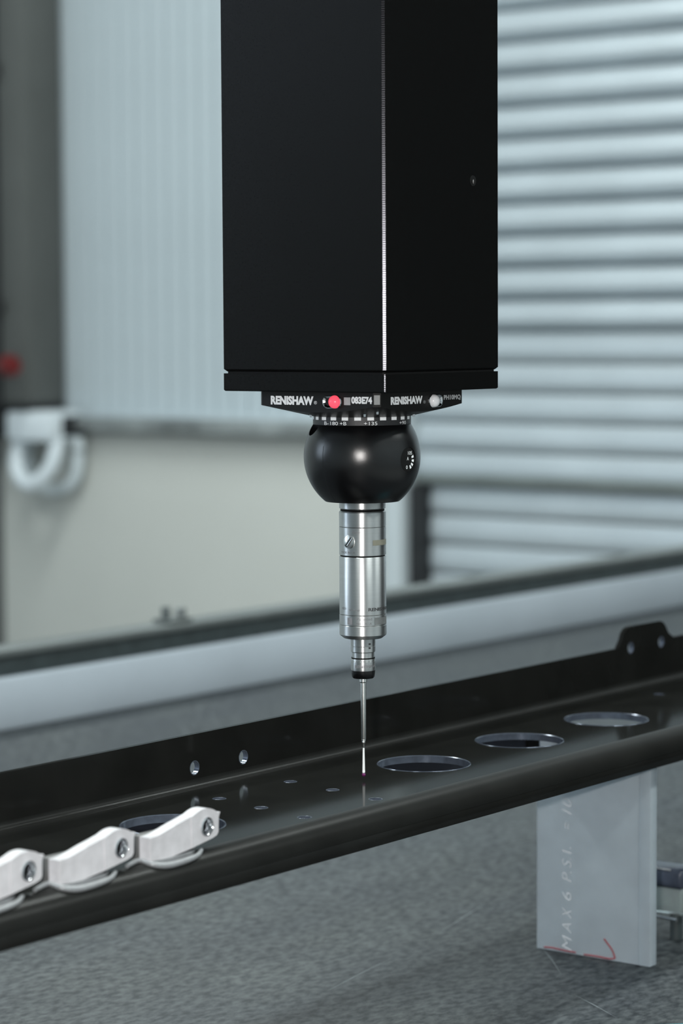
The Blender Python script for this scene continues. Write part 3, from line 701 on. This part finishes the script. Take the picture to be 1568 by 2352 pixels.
lettering('lettering', 'technology', wrap(RP, -37, -8, 1.0174, 1.0188), M_INK2, bs, 0.01)
lettering('lettering', '\u00ae', wrap(RP, -62, -46, 1.0180, 1.0194), M_INK2, bs)
lettering('lettering', 'Patented', wrap(R2 + 0.00012, -15, 22, 1.0126, 1.0140), M_INK2, ls)
lettering('lettering', 'MADE IN UK', wrap(R2 + 0.00012, -17, 22, 1.0102, 1.0114), M_INK2, ls)
patch('dark_square', wrap(R2 + 0.00012, -41, -27, 1.0102, 1.0138), M_INK2, ls, 3, 1)
patch('grey_label', wrap(R2 + 0.00012, 29, 80, 1.0100, 1.0139), M_GREYLBL, ls, 10, 1)
lettering('lettering', 'Patent', wrap(RP, -26, 0, 1.0594, 1.0606), M_INK2, lb)
lettering('lettering', 'MADE IN UK', wrap(RP, -64, -18, 1.0484, 1.0496), M_INK2, lb)
patch('tan_label', wrap(RP, 25, 86, 1.0528, 1.0557), M_TAN, lb, 12, 1)
# slotted lock key on the label sleeve
xk, yk = around(1, -36); nk = Vector((xk, yk, 0)); kc = nk * (R1 - 0.0012) + Vector((0, 0, 1.0548))
key = tube('lock_key', [kc, kc + nk * 0.0011, kc + nk * 0.0013], [0.0037, 0.0037, 0.0034], M_STEEL2, pb, 36); key['label'] = 'slotted round lock key'
tn = nk.cross(Vector((0, 0, 1))).normalized()
if tn.dot(RT) < 0: tn = -tn
dirv = (tn * 0.62 + Vector((0, 0, 0.78))).normalized()
tube('slot', [kc + nk * 0.00135 - dirv * 0.0029, kc + nk * 0.00135 + dirv * 0.0029], 0.0008, M_RAILD, key, 10)
tube('slot_edge', [kc + nk * 0.0015 - dirv * 0.0027 + tn * 0.0009, kc + nk * 0.0015 + dirv * 0.0026 + tn * 0.0009], 0.00055, M_CHROME, key, 8)

# ================================================================== STYLUS HOLDER AND STYLUS
sh_ = thing('stylus_holder', 'small silver stylus holder with a black tapered foot below probe body', 'stylus holder', (0, 0, 0.99))
RH_ = 0.0067
lathe('shank', [(0.003, 1.0019), (RH_, 1.0019), (RH_, 0.9977), (RH_ - 0.0002, 0.9975), (RH_, 0.9973), (RH_, 0.9945), (RH_ - 0.0006, 0.9940), (RH_ - 0.0006, 0.9913), (0.003, 0.9913)], M_STEEL, sh_, seg=64)
lathe('groove_ring', [(0.003, 0.9913), (RH_ - 0.0003, 0.9913), (RH_ - 0.0003, 0.9906), (0.003, 0.9906)], M_DARK, sh_, seg=64)
hb = lathe('barrel', [(0.003, 0.9906), (RH_ - 0.0002, 0.9906), (RH_ - 0.0001, 0.9897), (RH_ - 0.0003, 0.9895), (RH_ - 0.0001, 0.9893), (RH_, 0.9850), (RH_ - 0.0002, 0.9842), (0.003, 0.9842)], M_STEEL, sh_, seg=64)
ft = lathe('foot', [(0.002, 0.9842), (RH_ - 0.0002, 0.9842), (RH_ - 0.00025, 0.9832), (0.0061, 0.9806), (0.0055, 0.9799), (0.002, 0.9799)], M_HEAD, sh_, seg=64); ft['label'] = 'black tapered foot'
lettering('lettering', 'RENISHAW', wrap(RH_ + 0.00006, -42, 72, 0.9860, 0.9876), M_INK2, hb, 0.03)
for z in (0.9990, 0.9968):
    patch('dot_mark', wrap(RH_ + 0.00006, 26, 37, z - 0.0005, z + 0.0005), M_INK, hb, 2, 1)
st = thing('stylus', 'thin steel stylus with white stalk and ruby ball tip above the beam', 'stylus', (0, 0, 0.93))
lathe('collar', [(0.0008, 0.9800), (0.0021, 0.9800), (0.0021, 0.9778), (0.0016, 0.9772), (0.0016, 0.9766), (0.0008, 0.9766)], M_STEEL2, st, seg=32)
lathe('shaft', [(0.0006, 0.9770), (0.00152, 0.9768), (0.00136, 0.9468), (0.0012, 0.9464), (0.0006, 0.9464)], M_STEEL2, st, seg=32)
lathe('coupling', [(0.0004, 0.9464), (0.00125, 0.9463), (0.00125, 0.9456), (0.0009, 0.9453), (0.0010, 0.9447), (0.0006, 0.9440), (0.00042, 0.9418), (0.0003, 0.9414)], M_STEEL2, st, seg=24)
lathe('stalk', [(0.0002, 0.9416), (0.00048, 0.9414), (0.00075, 0.9280), (0.0003, 0.9276)], M_STALK, st, seg=24)
bm = bmesh.new(); bmesh.ops.create_uvsphere(bm, u_segments=24, v_segments=16, radius=0.00105, matrix=Matrix.Translation((0, 0, 0.9268)))
rb = finish('ruby_ball', bm, M_RUBY, st, 60); rb['label'] = 'tiny ruby ball tip'
